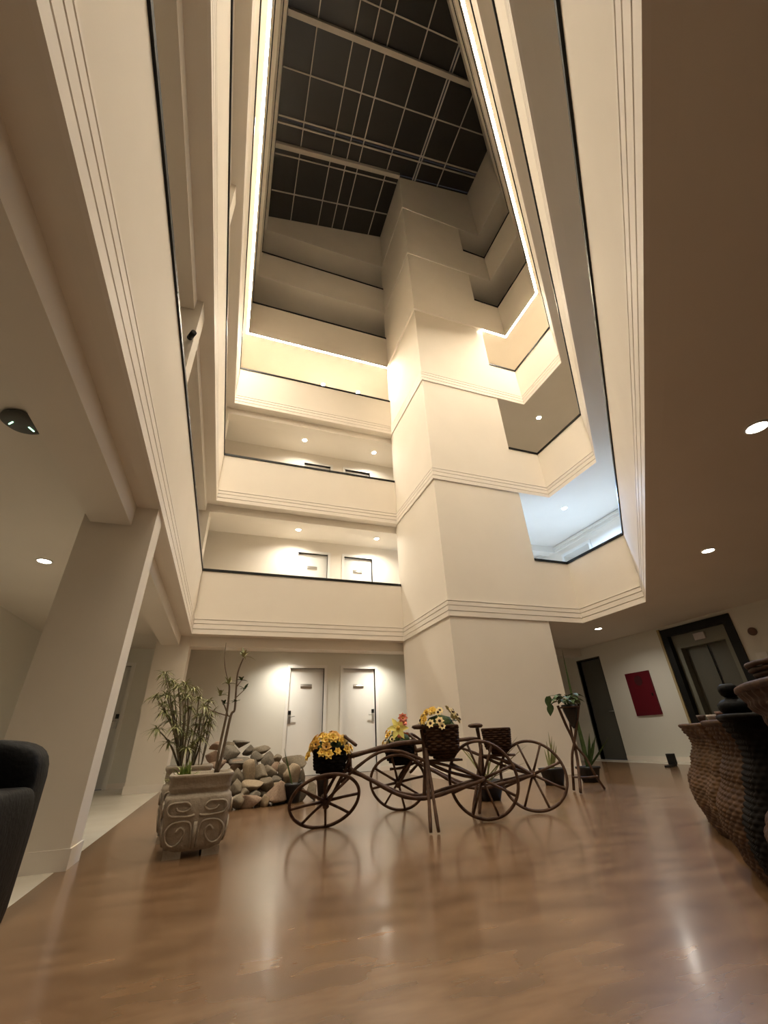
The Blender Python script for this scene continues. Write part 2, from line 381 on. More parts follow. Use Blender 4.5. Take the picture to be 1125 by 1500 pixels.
# first gallery: cornice and dark doorway on the outer wall
o_ = obj('trim_cornice', MB().box((RWU-.03, 4.0, FZ[2]-.10), (RWU, BWV, FZ[2]-.03)).box((RWU-.02, 4.0, FZ[2]-.20), (RWU, BWV, FZ[2]-.17)), TRIMM, **S); o_['label'] = 'double cornice line of the first gallery'
zb = RZ[1]-.91
d = obj('door_%d' % dn, MB().box((RWU-.03, 7.70, zb), (RWU-.001, 7.78, zb+2.2)).box((RWU-.03, 8.75, zb), (RWU-.001, 8.83, zb+2.2)).box((RWU-.03, 7.78, zb+2.12), (RWU-.001, 8.75, zb+2.2)), WHITE, **S); d['label'] = 'white frame of the open doorway on the first gallery'; dn += 1
# elevator
el = empty('elevator', (RWU, (EV0+EV1)/2, 0), label='steel elevator entrance with wide black surround', cat='elevator')
hw = (EV1-EV0)/2
obj('surround', MB().box((-.03, -hw, 0), (.12, -hw+.16, EZT)).box((-.03, hw-.13, 0), (.12, hw, EZT)).box((-.03, -hw+.16, EZT-.15), (.12, hw-.13, EZT)), BLACK, el, label='black surround')
obj('jamb', MB().box((.08, -hw+.16, 0), (.30, -hw+.30, EZT-.15)).box((.08, hw-.25, 0), (.30, hw-.13, EZT-.15)).box((.08, -hw+.30, EZT-.42), (.30, hw-.25, EZT-.15)), mat('elevator_jamb', (.20, .195, .15), .5, .2), el)
for a, b_ in ((-hw+.30, .02), (.03, hw-.25)):
    obj('door_leaf', MB().box((.26 if a < 0 else .22, a, .01), (.29 if a < 0 else .25, b_, EZT-.42)), STEEL, el)
obj('threshold', MB().box((-.03, -hw+.16, 0), (.30, hw-.13, .012)), SILV, el)
obj('floor_indicator', MB().box((.05, -.11, EZT-.33), (.08, .11, EZT-.20)), mat('indicator_face', (.55, .50, .46), .4), el, label='pale floor indicator box')
obj('call_button', MB().box((.06, -hw+.20, 1.02), (.08, -hw+.27, 1.22)), SILV, el)
o_ = obj('trim_post', MB().box((RWU-.05, EV1+.005, 0), (RWU, EV1+.055, EZT+.02)), mat('yellow_oak', (.42, .33, .17), .5), **S); o_['label'] = 'narrow tan wood strip beside the elevator surround'
# red panel
t = empty('fire_hose_cabinet', (RWU-.002, 7.553, 0), label='dark red rectangular fire cabinet door on the pale wall', cat='fire cabinet')
obj('panel', MB().box((-.035, -.318, .872), (0, .318, 1.757)), RED, t)
mb = MB().lathe([(.105, 0), (.105, .003)], 28)
e_ = obj('round_emblem', mb, mat('emblem_dark', (.05, .002, .006), .5), t, loc=(-.0355, .0, 1.58), label='round darker mark'); e_.rotation_euler = (0, -math.pi/2, 0)
obj('latch', MB().box((-.05, -.27, 1.24), (-.035, -.24, 1.30)), BLACK, t)
# wall bits right of the elevator
t = obj('wall_bell', MB().lathe([(.07, 0), (.07, .03), (.05, .05), (.02, .055)], 20), mat('bell_brown', (.16, .09, .06), .6), label='small round brown alarm bell on the elevator wall', cat='alarm bell'); t.location = onX(1103, 925, RWU); t.rotation_euler = (0, -math.pi/2, 0)
sp = onX(1119, 966, RWU)
t = empty('light_switch', sp, label='pale switch plate on the elevator wall', cat='switch')
obj('plate', MB().box((-.012, -.09, -.12), (0, .09, .12)), WHITE, t); obj('rocker', MB().box((-.02, -.03, -.05), (-.012, .03, .05)), WGREY, t)
# ------------------------------------------------------------------ LED strip under the level four fronts
for i, sd in enumerate(SIDES):
    if sd == 'towerside': continue
    o_ = obj('led_strip', edge(i, -.029, .017, FZ[4]-.008, FZ[4]-.001, clip=UR if sd == 'tower' else None), LEDM,
             label='glowing warm LED strip along the %s gallery edge' % {'tower': 'short tower-side', 'elevator': 'short angled', 'diagonal': 'long slanting', 'back': 'back', 'left': 'long straight left'}[sd], cat='led strip')
    for c0, c1 in ((-.034, -.029), (.017, .022)):  # lips added on both sides to cut the LED's sideways light
        obj('added_led_lip', edge(i, c0, c1, FZ[4]-.016, FZ[4]-.001, clip=UR if sd == 'tower' else None), TRIMM, o_)
# ------------------------------------------------------------------ skylight: panes and bars
UM = [UA-.1, 0, 1.04, 1.60, 2.05, 3.13, 4.28, 5.31, UD+.1]
VM = [-1.6, -.6, .5, 1.7, 2.87, 3.60, 4.72, 5.93, 6.58, 6.86, 7.97, VA+.1]
sky = empty('skylight', (UA, VG, 17.99), label='dark sloping glass skylight with pale bars over the atrium', cat='skylight')
sky['kind'] = 'structure'; del sky['category']
def P_(u, v, dz=0): return (u-UA, v-VG, zsky(u)+dz-17.99)
for i in range(len(UM)-1):
    for j in range(len(VM)-1):
        a, b_, c_, d_ = UM[i]+.012, UM[i+1]-.012, VM[j]+.012, VM[j+1]-.012
        if .875*(a-UD)+VE > d_+.1: continue
        if c_ > VC+.2 and a > UB+.2: continue
        vs = [P_(a, c_), P_(b_, c_), P_(b_, d_), P_(a, d_)]
        vs += [(x, y, z+.02) for x, y, z in vs]
        obj('pane', MB().add(vs, [(3, 2, 1, 0), (4, 5, 6, 7), (0, 1, 5, 4), (1, 2, 6, 5), (2, 3, 7, 6), (3, 0, 4, 7)]), GLASS, sky)
def bar(u0, v0, u1, v1, wd, dp):
    p, q = Vector(P_(u0, v0, 0)), Vector(P_(u1, v1, 0)); d = (q-p).normalized(); s_ = d.cross(Vector((0, 0, 1))).normalized()*wd/2
    n_ = Vector((0, 0, dp))
    vs = [p-s_-n_, p+s_-n_, q+s_-n_, q-s_-n_]; vs += [x+n_+Vector((0, 0, .03)) for x in vs]
    return MB().add(vs, [(3, 2, 1, 0), (4, 5, 6, 7), (0, 1, 5, 4), (1, 2, 6, 5), (2, 3, 7, 6), (3, 0, 4, 7)])
for u in UM[1:-1]:
    vb = (u-UD)*.875+VE-.1; vt = VA if u < UB else VC
    if u == 4.28:
        for du in (-.05, .05): obj('glazing_bar', bar(u+du, vb, u+du, vt, .035, .05), MULL, sky)
    else: obj('glazing_bar', bar(u, vb, u, vt, .032, .04), MULL, sky)
for v in VM[1:-1]:
    ue = min(UD, (v-VE)/.875+UD+.1) if v < VC-.1 else UB
    if v in (3.60, 6.58): obj('roof_beam', bar(UA, v, ue, v, .13, .20), MULL, sky, label='thick pale roof beam')
    elif v == 5.93:
        for dv in (-.09, .09): obj('glazing_bar', bar(UA, v+dv, ue, v+dv, .04, .05), MULL, sky)
    else: obj('glazing_bar', bar(UA, v, ue, v, .032, .04), MULL, sky)

# ------------------------------------------------------------------ downlights
def downlight(x, y, z, label, power=DOWN_W, cool=False, group=None, shade=0, sfx=''):
    t = empty('downlight'+sfx, (x, y, z), label=label, cat='downlight', group=group)
    obj('bezel', MB().ring(Vector((0, 0, -.004)), Vector((1, 0, 0)), Vector((0, 1, 0)),   .072, .010, 24, 6), WHITE, t)
    obj('lamp_lens', MB().lathe([(.064, -.006), (.064, 0)], 20), COOLM if cool else LAMPM, t)
    if shade: obj('added_glare_ring', MB().lathe([(.070, -shade), (.070, 0), (.076, 0), (.076, -shade), (.070, -shade)], 24, capb=False, capt=False), WHITE, t)  # unseen ring, added to block the lamp's glint on the floor
    L = bpy.data.lights.new('downlight_lamp'+sfx, 'AREA'); L.shape = 'DISK'; L.size = .11; L.energy = power
    L.color = (.40, .62, 1.0) if cool else DOWN_C; L.spread = R(150)
    lo = bpy.data.objects.new('downlight_lamp'+sfx, L); COL.objects.link(lo); lo.parent = t; lo.location = (0, 0, -.012)
    return t
downlight(3.46, 1.292, FZ[1], 'lit downlight in the lobby ceiling above the wicker counters', 3)
downlight(5.491, 3.12, FZ[1], 'lit downlight in the lobby ceiling between wicker counters and elevator', 4)
# next lamp of the same lobby row, one spacing nearer: out of frame to the upper right, where its flare streak comes from
downlight(1.43, -.54, FZ[1], 'lit downlight in the lobby ceiling, next in the row beyond the wicker counters', 3, sfx='_offscreen')
downlight(7.45, 6.97, FZ[1], 'lit downlight in the ceiling beside the tower near the service door', 6)
downlight(7.45, 6.95, FZ[2], 'cool bluish downlight over the first gallery corner', 80, True)
downlight(7.47, 6.95, FZ[3], 'lit downlight over the second gallery corner', 6)
downlight(-2.15, 5.37, FZ[1], 'lit downlight in the left corridor ceiling', 5)
G_ = ['in the back corridor ceiling', 'over the first back gallery', 'over the second back gallery', 'over the third back gallery']
for k in range(4):
    for x in ((1.24, 3.42) if k != 3 else (1.77, 3.01)):
        downlight(x, [10.0, 9.86, 9.86, 10.19][k], FZ[k+1], 'lit downlight %s, %s' % (G_[k], 'above the door with its lock on the left' if x < 2 else 'near the tower'), [13, 16, 11, 8][k], shade=0 if k else .06)
# wifi access point on the left ceiling
p = onZ(35, 615, FZ[1])
t = empty('access_point', p, R(20), label='round grey ceiling device with two green-white light slots', cat='ceiling device')
obj('housing', MB().lathe([(.09, 0), (.115, -.012), (.115, -.03), (.085, -.05), (.0, -.052)][::-1], 28), mat('device_grey', (.10, .10, .09), .5), t)
for a in (-.05, .055):
    o_ = obj('light_slot', MB().box((-.0035, -.022, -.004), (.0035, .022, 0)), GREENLED, t, loc=(a, 0, -.051)); o_.rotation_euler.z = R(25 if a < 0 else -40)
# security camera on the first-gallery column
p = Vector((-.95, 3.70, 4.92))
p = onY(280, 492, 3.70)
t = empty('security_camera', p, label='small black security camera fixed to the gallery column', cat='camera')
obj('bracket', MB().tube([(0, .07, .03), (0, .03, .03), (0, .01, .02)], .010, 6), BLACK, t)
o_ = obj('body', MB().tube([(0, .05, 0), (0, -.09, 0)], .032, 12), BLACK, t); o_.rotation_euler = (R(15), 0, R(25))
o_ = obj('lens', MB().tube([(0, -.09, 0), (0, -.10, 0)], .020, 12), GLASS, t); o_.rotation_euler = (R(15), 0, R(25))
def catm(pts, k=5):
    pts = [Vector(p) for p in pts]; out = []; N = len(pts)
    for i in range(N-1):
        a, b_, c_, e_ = pts[max(i-1, 0)], pts[i], pts[i+1], pts[min(i+2, N-1)]
        for j in range(k):
            u = j/k; out.append(.5*((2*b_)+(c_-a)*u+(2*a-5*b_+4*c_-e_)*u*u+(3*b_-a-3*c_+e_)*u**3))
    return out+[pts[-1]]
# ------------------------------------------------------------------ rustic wooden bicycles
def wheel(name, parent, c, az, el, Rr, phase):
    n_ = Vector((math.cos(az)*math.cos(el), math.sin(az)*math.cos(el), math.sin(el)))
    a = Vector((0, 0, 1)).cross(n_).normalized(); b_ = n_.cross(a)
    rnd = random.Random(name+str(phase)); k1, k2 = rnd.uniform(0, 6), rnd.uniform(0, 6)
    wo = lambda q: 1+.012*math.sin(2*q+k1)+.010*math.sin(3*q+k2)
    w_ = obj('wheel', MB().ring(c, a, b_, Rr-.013, .0135, 56, 7, wo), BARK, parent)
    for i in range(8):
        q = phase+i*math.pi/4; d = a*math.cos(q)+b_*math.sin(q)
        mid = c+d*Rr*.5+n_*rnd.uniform(-.006, .006)
        obj('spoke', MB().tube([c+d*.02, mid, c+d*(Rr*wo(q)-.016)], [.0125, .0105, .0115], 6), BARK, w_)
    obj('hub', MB().tube([c-n_*.05, c+n_*.05], .026, 10), BARK, w_)
    return w_, n_
def basket(name, parent_unused, c, rx, ry, h, rot, M, label, taper=.82, rows=11, round_bottom=True):
    t = empty(name, c, rot, label=label, cat='basket')
    mb = MB(); n = 44
    for k in range(rows):
        f_ = k/(rows-1); z = h*(.05+.9*f_)
        s_ = taper+(1-taper)*f_
        if round_bottom: s_ *= (1-.45*(1-min(1, f_/.32))**2)
        vs = []; kk = 5; tr = h*.95/rows*.62
        for i in range(n):
            q = 2*math.pi*i/n
            wv = .0055*(1 if (i//2+k) % 2 else -1)
            cx_, sy_ = math.cos(q), math.sin(q)
            e_ = (abs(cx_)**3+abs(sy_)**3)**(-1/3.)      # rounded square plan
            px, py = rx*s_*cx_*e_, ry*s_*sy_*e_
            l_ = math.hypot(px, py); ux, uy = px/l_, py/l_
            for j in range(kk):
                p = 2*math.pi*j/kk; ro = wv+tr*.55*math.cos(p)
                vs.append((px+ux*ro, py+uy*ro, z+tr*math.sin(p)))
        mb.add(vs, [(i*kk+j, ((i+1) % n)*kk+j, ((i+1) % n)*kk+(j+1) % kk, i*kk+(j+1) % kk) for i in range(n) for j in range(kk)], True)
    obj('woven_side', mb, M, t)
    inner = MB()
    pr = [(taper*.55, .0), (taper*.95, h*.3), (.97, h*.9)]
    vs = []
    for s_, z in pr:
        for i in range(24):
            q = 2*math.pi*i/24; e_ = (abs(math.cos(q))**3+abs(math.sin(q))**3)**(-1/3.)
            vs.append((rx*s_*math.cos(q)*e_-.008*math.cos(q), ry*s_*math.sin(q)*e_-.008*math.sin(q), z))
    inner.add(vs, [(i*24+j, i*24+(j+1) % 24, (i+1)*24+(j+1) % 24, (i+1)*24+j) for i in range(2) for j in range(24)]+[tuple(range(23, -1, -1)), tuple(48+j for j in range(24))], True)
    obj('lining', inner, M, t)
    pts = []
    for i in range(29):
        q = 2*math.pi*i/28; e_ = (abs(math.cos(q))**3+abs(math.sin(q))**3)**(-1/3.)
        pts.append((rx*math.cos(q)*e_, ry*math.sin(q)*e_, h))
    obj('rim', MB().tube(pts, .011, 6, False), M, t)
    return t
def bicycle(p0, p1, w0, w1, label, kick):
    o0 = Vector((p0[0], p0[1], 0)); d = Vector((p1[0]-p0[0], p1[1]-p0[1], 0)); L = d.length; d.normalize()
    n_ = Vector((d.y, -d.x, 0))                 # towards the camera
    t = empty('wooden_bicycle', o0, label=label, cat='bicycle')
    def q(s, z, n=0): return d*s+n_*n+Vector((0, 0, z))
    c0 = Vector((0, 0, w0[0])); c1 = d*L+Vector((0, 0, w1[0]))
    _, n0 = wheel('wheel', t, c0, w0[1], w0[2], w0[3], .2)
    _, n1_ = wheel('wheel', t, c1, w1[1], w1[2], w1[3], .35)
    hd = q(.20, .515); top = q(.165, .63)
    def br(name, pts, r, lab=None):
        pts = [Vector(p) for p in pts]; out = []
        N = len(pts)
        for i in range(N-1):                    # Catmull-Rom smoothing
            a, b_, c_, e_ = pts[max(i-1, 0)], pts[i], pts[i+1], pts[min(i+2, N-1)]
            for k in range(5):
                u = k/5; out.append(.5*((2*b_)+(c_-a)*u+(2*a-5*b_+4*c_-e_)*u*u+(3*b_-a-3*c_+e_)*u**3))
        out.append(pts[-1])
        rr_ = [r*(1+.10*math.sin(i*1.7+r*900)) for i in range(len(out))]
        return obj(name, MB().tube(out, rr_, 7), BARK, t)
    for sgn in (-1, 1):                         # fork blades either side of the front wheel
        br('fork_blade', [hd+n0*.02*sgn, hd.lerp(c0, .5)+n0*.045*sgn, c0+n0*.045*sgn], .014)
    br('steering_post', [q(.20, .40), hd, top], .019)
    br('handlebar', [top+n_*.17+d*.09+Vector((0, 0, -.03)), top+n_*.10+Vector((0, 0, .035)), top+Vector((0, 0, .04)), top-n_*.10+Vector((0, 0, .035)), top-n_*.17+d*.09+Vector((0, 0, -.03))], .013)
    seat = q(.86, .60)
    br('top_bar', [q(.19, .515), q(.45, .565), q(.66, .60), seat], .020)
    br('arched_bar', [q(.13, .33, .02), q(.27, .44, .03), q(.45, .535, .03), q(.62, .54, .03), q(.80, .48, .03), q(1.05, .37, .03), c1+n_*.055], .013)
    br('lower_bar', [q(.20, .43, .02), q(.40, .33, .05), q(.62, .225, .06), q(.82, .195, .06), q(1.05, .235, .06), c1+n_*.06], .016)
    br('lower_bar', [q(.20, .41, -.02), q(.40, .33, -.05), q(.62, .235, -.06), q(.82, .205, -.06), q(1.05, .245, -.06), c1-n_*.06], .014)
    br('seat_post', [q(.83, .19), q(.86, .45), q(.85, .70)], .018)
    sd = obj('saddle', MB().lathe([(.0, .0), (.045, .004), (.06, .018), (.055, .034), (.03, .042), (0, .044)], 20, plan=lambda a: 1+.55*max(0, -math.cos(a))), BARK, t, loc=q(.85, .70)); sd.rotation_euler.z = math.atan2(d.y, d.x)
    for sgn in (-1, 1):
        br('seat_stay', [q(.86, .46, .02*sgn), q(1.1, .40, .06*sgn), c1+n_*.05*sgn], .012)
        br('carrier_bar', [q(.86, .455, .05*sgn), q(1.18, .455, .05*sgn)], .010)
    br('basket_support', [q(.20, .42), q(.05, .375), q(-.08, .365)], .012)
    foot = kick
    for k, fx in enumerate((-.03, .03)):
        br('prop_stand', [q(.87, .55, .03), (q(.87, .55, .03)).lerp(foot+d*fx, .5), Vector((foot.x+d.x*fx, foot.y+d.y*fx, .012))], .014)
    return t, o0, d, n_
B1 = bicycle((.883, 4.055), (2.193, 3.723), (.207, R(-88.7), R(-46.5), .302), (.301, R(-129.1), R(-1.1), .302),
             'rustic branch-wood bicycle with a leaning front wheel, standing before the other', onZ(637, 1222, 0)-Vector((.883, 4.055, 0)))
B2 = bicycle((1.747, 4.614), (2.846, 3.901), (.251, R(-111.5), R(-29.1), .289), (.289, R(-127), R(18.8), .306),
             'rustic branch-wood bicycle parked behind, nearer the tower', onZ(698, 1195, 0)-Vector((1.747, 4.614, 0)))
def bq(B, s, z, n=0): return B[1]+B[2]*s+B[3]*n+Vector((0, 0, z))
ang = lambda B: math.atan2(B[2].y, B[2].x)
bk1 = basket('wicker_basket', None, bq(B1, .03, .385), .135, .12, .20, ang(B1), WICKD, 'dark round-bottomed wicker basket of yellow flowers over the leaning wheel', .92, 9)
bk2 = basket('wicker_basket', None, bq(B2, .03, .400), .15, .12, .185, ang(B2), WICKD, 'dark wicker basket holding a yellow lily and coral flowers', .80, 9)
bk3 = basket('wicker_basket', None, bq(B1, 1.02, .468), .150, .14, .25, ang(B1), WICK, 'large brown wicker basket of cream dark-eyed flowers on the carrier', .90, 12)
bk4 = basket('wicker_basket', None, bq(B2, 1.03, .468), .135, .125, .215, ang(B2), WICK, 'empty brown wicker basket behind the saddle', .86, 11)
# ------------------------------------------------------------------ flowers
def blossom(kind, r):
    m_ = MB(); rnd = random.Random(kind)
    npet = {'y': 6, 'a': 7, 'l': 6, 'c': 7, 'p': 8}[kind]
    layers = 2 if kind in 'yap' else 1
    for ly in range(layers):
        for i in range(npet):
            q = 2*math.pi*(i+.5*ly)/npet; up = .35+.5*ly
            dv = Vector((math.cos(q), math.sin(q), up if kind != 'l' else .25))
            m_.leaf((0, 0, 0), dv, r*(1-.2*ly), r*(.75 if kind != 'l' else .48), .25, n=3)
    m_.cur = 1
    e_ = .30 if kind == 'c' else .16
    m_.lathe([(r*e_, .10*r), (r*e_*.9, .26*r), (r*e_*.4, .36*r)], 8)
    return m_
PM = {'y': (PETY, PETA), 'a': (PETA, EYE), 'l': (PETL, PETY), 'c': (PETC, EYE), 'p': (PETP, PETA)}
BMESH = {k: blossom(k, 1.0).mesh('blossom_'+k, list(PM[k])) for k in 'yalcp'}
LM = MB().leaf((0, 0, 0), (1, 0, .3), 1, .5, .35).mesh('bouquet_leaf', LEAFD)
def put(name, me, parent, p, d, s):
    o_ = obj(name, me, None, parent, loc=p); o_.rotation_mode = 'QUATERNION'
    o_.rotation_quaternion = Vector(d).to_track_quat('Z', 'Y'); o_.scale = (s, s, s); return o_
def bouquet(bk, spec, rx, ry, ztop, rise, label, seed, leaves=14, droop=.0):
    rnd = random.Random(seed)
    t = empty('flower_bouquet', bk.location, bk.rotation_euler.z, label=label, cat='flowers')
    core = MB().lathe([(.0, .0), (.72, .0), (.86, .35), (.62, .8), (.0, 1.0)], 14)
    c_ = obj('foliage_core', core, LEAFD, t, loc=(0, 0, ztop-.035)); c_.scale = (rx*.9, ry*.9, rise*.75+.035)
    for kind, n, s0, x0, x1, zoff in spec:
        for i in range(n):
            for _ in range(20):
                x, y = rnd.uniform(x0, x1), rnd.uniform(-1, 1)
                if x*x+y*y <= 1: break
            rr_ = math.hypot(x, y)
            z = ztop+rise*math.sqrt(max(0, 1-rr_*rr_))*rnd.uniform(.8, 1.05)+zoff-droop*max(0, rr_-.7)
            put('blossom', BMESH[kind], t, (x*rx*1.08, y*ry*1.08, z), (x*1.2, y*1.2-.1, .55), s0*rnd.uniform(.85, 1.2))
    for i in range(leaves):
        q = rnd.uniform(0, 6.28); rr_ = rnd.uniform(.5, 1.0)
        put('leaf', LM, t, (math.cos(q)*rx*rr_, math.sin(q)*ry*rr_, ztop+rise*.35*rnd.random()), (math.cos(q)*.4, math.sin(q)*.4, 1), rnd.uniform(.05, .085)).rotation_euler
    return t
bouquet(bk1, [('y', 46, .046, -1, 1, 0), ('a', 24, .046, -1, .3, 0)], .185, .165, .175, .135, 'mass of yellow and amber flowers spilling over the dark basket rim', 1, 10, .22)
bouquet(bk2, [('c', 12, .036, -1, .2, -.01), ('p', 10, .042, .1, .9, .07), ('y', 9, .042, -1, .1, .0)], .17, .14, .185, .15, 'bouquet of one large yellow lily with coral and cream blooms', 5, 22, .2)
bouquet(bk3, [('c', 30, .042, -1, -.05, .02), ('y', 14, .042, -1, -.2, .02), ('c', 14, .040, .45, 1, .03)], .175, .15, .25, .135, 'cream dark-eyed flowers in two clumps rising from the large basket', 8, 16, .1)
# the big lily faces the open lobby
bqt = [o for o in bpy.data.objects if o.name == 'flower_bouquet.001'][0]
inv = Matrix.Rotation(-bk2.rotation_euler.z, 3, 'Z')
for px, sc in (((583, 1067), .125), ((590, 1052), .06)):
    w_ = onPlane(*px, bq(B2, .03, .6, .15), B2[3]); lc = inv@(w_-bk2.location)
    put('blossom', BMESH['l' if sc > .1 else 'p'], bqt, lc, inv@Vector((-.25, -.9, .25)), sc)
# ------------------------------------------------------------------ stone planters
def planter(c, rot, W, H, label, name='stone_planter'):
    t = empty(name, c, rot, label=label, cat='planter')
    def sq(n=48, e=7.0): return [((abs(math.cos(a))**e+abs(math.sin(a))**e)**(-1/e), a) for a in [2*math.pi*i/n for i in range(n)]]
    pl = lambda q: (abs(math.cos(q))**7+abs(math.sin(q))**7)**(-1/7.)
    w = W/2
    prof = [(w*.76, .035), (w*.84, H*.16), (w*.91, H*.34), (w*.955, H*.55), (w*.97, H*.69), (w*.95, H*.725), (w*.875, H*.74), (w*.86, H*.775), (w*.90, H*.80), (w*.915, H*.83), (w*.905, H*.92), (w*.955, H*.955), (w*.965, H*.985), (w*.94, H), (w*.86, H), (w*.82, H*.90)]
    obj('body', MB().lathe(prof, 56, plan=pl, capt=False), STONEP, t)
    obj('soil', MB().lathe([(w*.80, H*.86), (w*.82, H*.905), (0.001, H*.915)], 40, plan=pl), SOIL, t)
    for sx in (-1, 1):
        for sy in (-1, 1):
            obj('foot', MB().box((sx*w*.52-.055, sy*w*.52-.055, 0), (sx*w*.52+.055, sy*w*.52+.055, .05)), STONEP, t)
    # raised scroll relief on each face
    for k in range(4):
        mb = MB()
        def fy(z): 
            for i in range(len(prof)-1):
                if prof[i][1] <= z*H <= prof[i+1][1]:
                    u = (z*H-prof[i][1])/(prof[i+1][1]-prof[i][1]); return prof[i][0]*(1-u)+prof[i+1][0]*u
            return w*.9
        def P2(x, z): return (x*w, -fy(z)-.001, z*H)
        for sgn in (-1, 1):
            lobes = [[(.08, .12), (.10, .26), (.14, .38), (.26, .425), (.48, .43), (.68, .40), (.80, .32), (.74, .20), (.56, .15), (.38, .19), (.28, .30), (.40, .36), (.52, .30)],
                     [(.06, .50), (.2, .485), (.5, .49), (.76, .51), (.84, .58), (.76, .645), (.5, .655), (.30, .65), (.20, .59), (.34, .545), (.54, .56), (.60, .60)]]
            for lb in lobes:
                mb.tube(catm([P2(sgn*x, z) for x, z in lb], 3), .007, 6)
        mb.tube([P2(0, .10), P2(0, .25), P2(0, .42)], .012, 6)
        o_ = obj('scroll_relief', mb, STONEP, t); o_.rotation_euler.z = k*math.pi/2
    return t
pc = Vector((-.095, 3.90, 0))
planter(pc, R(3), .455, .472, 'carved square stone planter with scroll relief, in front of its twin')
pc2 = Vector((-.22, 4.50, 0))
planter(pc2, R(4), .385, .505, 'taller carved stone planter behind, holding the bushy plant')
# ------------------------------------------------------------------ plants in the planters
def cluster(c, n, L, W, rnd, upb=.2, bend=.35, axis=None):
    mb = MB()
    for i in range(n):
        q = 2*math.pi*i/n+rnd.uniform(-.3, .3); el = rnd.uniform(-.25, .9)+upb
        dv = Vector((math.cos(q)*math.cos(el), math.sin(q)*math.cos(el), math.sin(el)))
        mb.leaf(c, dv, L*rnd.uniform(.7, 1.15), W*rnd.uniform(.8, 1.2), bend*rnd.uniform(.5, 1.4), n=4)
    return mb
rnd = random.Random(11)
cn = ray(281, 1050); cn.z = 0; cn.normalize()
t = empty('bushy_shrub', (pc2.x, pc2.y, .48), label='bushy green shrub with tufts of narrow leaves on thin stems', cat='plant')
o_p = Vector((pc2.x, pc2.y, .48)); pb = Vector((pc2.x, pc2.y, 0))
cl = [(150, 400), (185, 470), (235, 505), (290, 545), (360, 510), (385, 640), (450, 560), (60, 640), (130, 720), (220, 710), (210, 890), (260, 960), (340, 920), (560, 740), (600, 690), (590, 850), (510, 830), (600, 920), (520, 1080), (370, 1170), (70, 970), (190, 1110), (440, 1150), (300, 1060), (430, 1010), (300, 640), (480, 930), (170, 620), (330, 590), (500, 660), (640, 800), (400, 760), (150, 800), (240, 810), (330, 1000), (560, 1000)]
tips = []
for (x, y) in cl:
    p = onPlane(220+x/7.03, 930+y/7.03, pb+cn*rnd.uniform(-.16, .16), cn)-o_p
    tips.append(p)
    obj('leaf_tuft', cluster(p, rnd.randint(26, 32), .115, .0125, rnd, .1, .6), LEAF, t)
bases = [Vector((rnd.uniform(-.13, .13), rnd.uniform(-.10, .10), -.01)) for _ in range(9)]
for i, p in enumerate(tips):
    b_ = min(bases, key=lambda q: abs(q.x-p.x*.6)+rnd.uniform(0, .06))
    mid = b_.lerp(p, .5)+Vector((rnd.uniform(-.02, .02), 0, .05))
    obj('stem', MB().tube(catm([b_, mid, p]), .0055, 5), STEMM, t)
# tall slender plant in the front planter
o_p = Vector((pc.x, pc.y, .40))
t = empty('slender_tree', o_p, label='tall slender plant with two bare forking stems and sparse leaf rosettes', cat='plant')
pb = Vector((pc.x+.03, pc.y+.04, 0))
def K(x, y, dn=0): return onPlane(220+x/7.03, 930+y/7.03, pb+cn*dn, cn)-o_p
for pts, r0, r1 in (([(670, 1425), (720, 1130), (790, 800), (815, 560), (808, 500)], .011, .006), ([(690, 1430), (760, 1150), (830, 830), (870, 770), (885, 560), (905, 380), (960, 240)], .012, .005),
                    ([(800, 830), (770, 740), (735, 670)], .006, .004), ([(830, 840), (720, 810), (600, 765)], .005, .003), ([(885, 540), (940, 470)], .005, .003), ([(880, 650), (975, 560)], .004, .003), ([(870, 760), (880, 690)], .004, .003),
                    ([(810, 500), (780, 380), (765, 240), (782, 80)], .005, .002)):
    q = catm([K(*p) for p in pts]); N = len(q)
    obj('stem', MB().tube(q, [r0+(r1-r0)*i/(N-1) for i in range(N)], 6), STEMB, t)
for (x, y), n, L in (((960, 230), 11, .12), ((805, 510), 11, .10), ((720, 630), 9, .10), ((760, 712), 7, .07), ((940, 470), 8, .08), ((975, 560), 8, .08), ((880, 690), 6, .06)):
    obj('leaf_tuft', cluster(K(x, y), n, L, .022, rnd, .35), LEAFD if n < 9 else LEAF, t)
o_p = onPlane(272, 1131, pb, cn); o_p.z = .405
t = empty('grass_tuft', o_p, label='short bright variegated grass tuft in the front planter', cat='plant')
for s_ in range(3):
    obj('blade_tuft', cluster(Vector((rnd.uniform(-.03, .03), rnd.uniform(-.03, .03), 0)), 16, .19, .020, rnd, .75, .3), LEAFB, t)
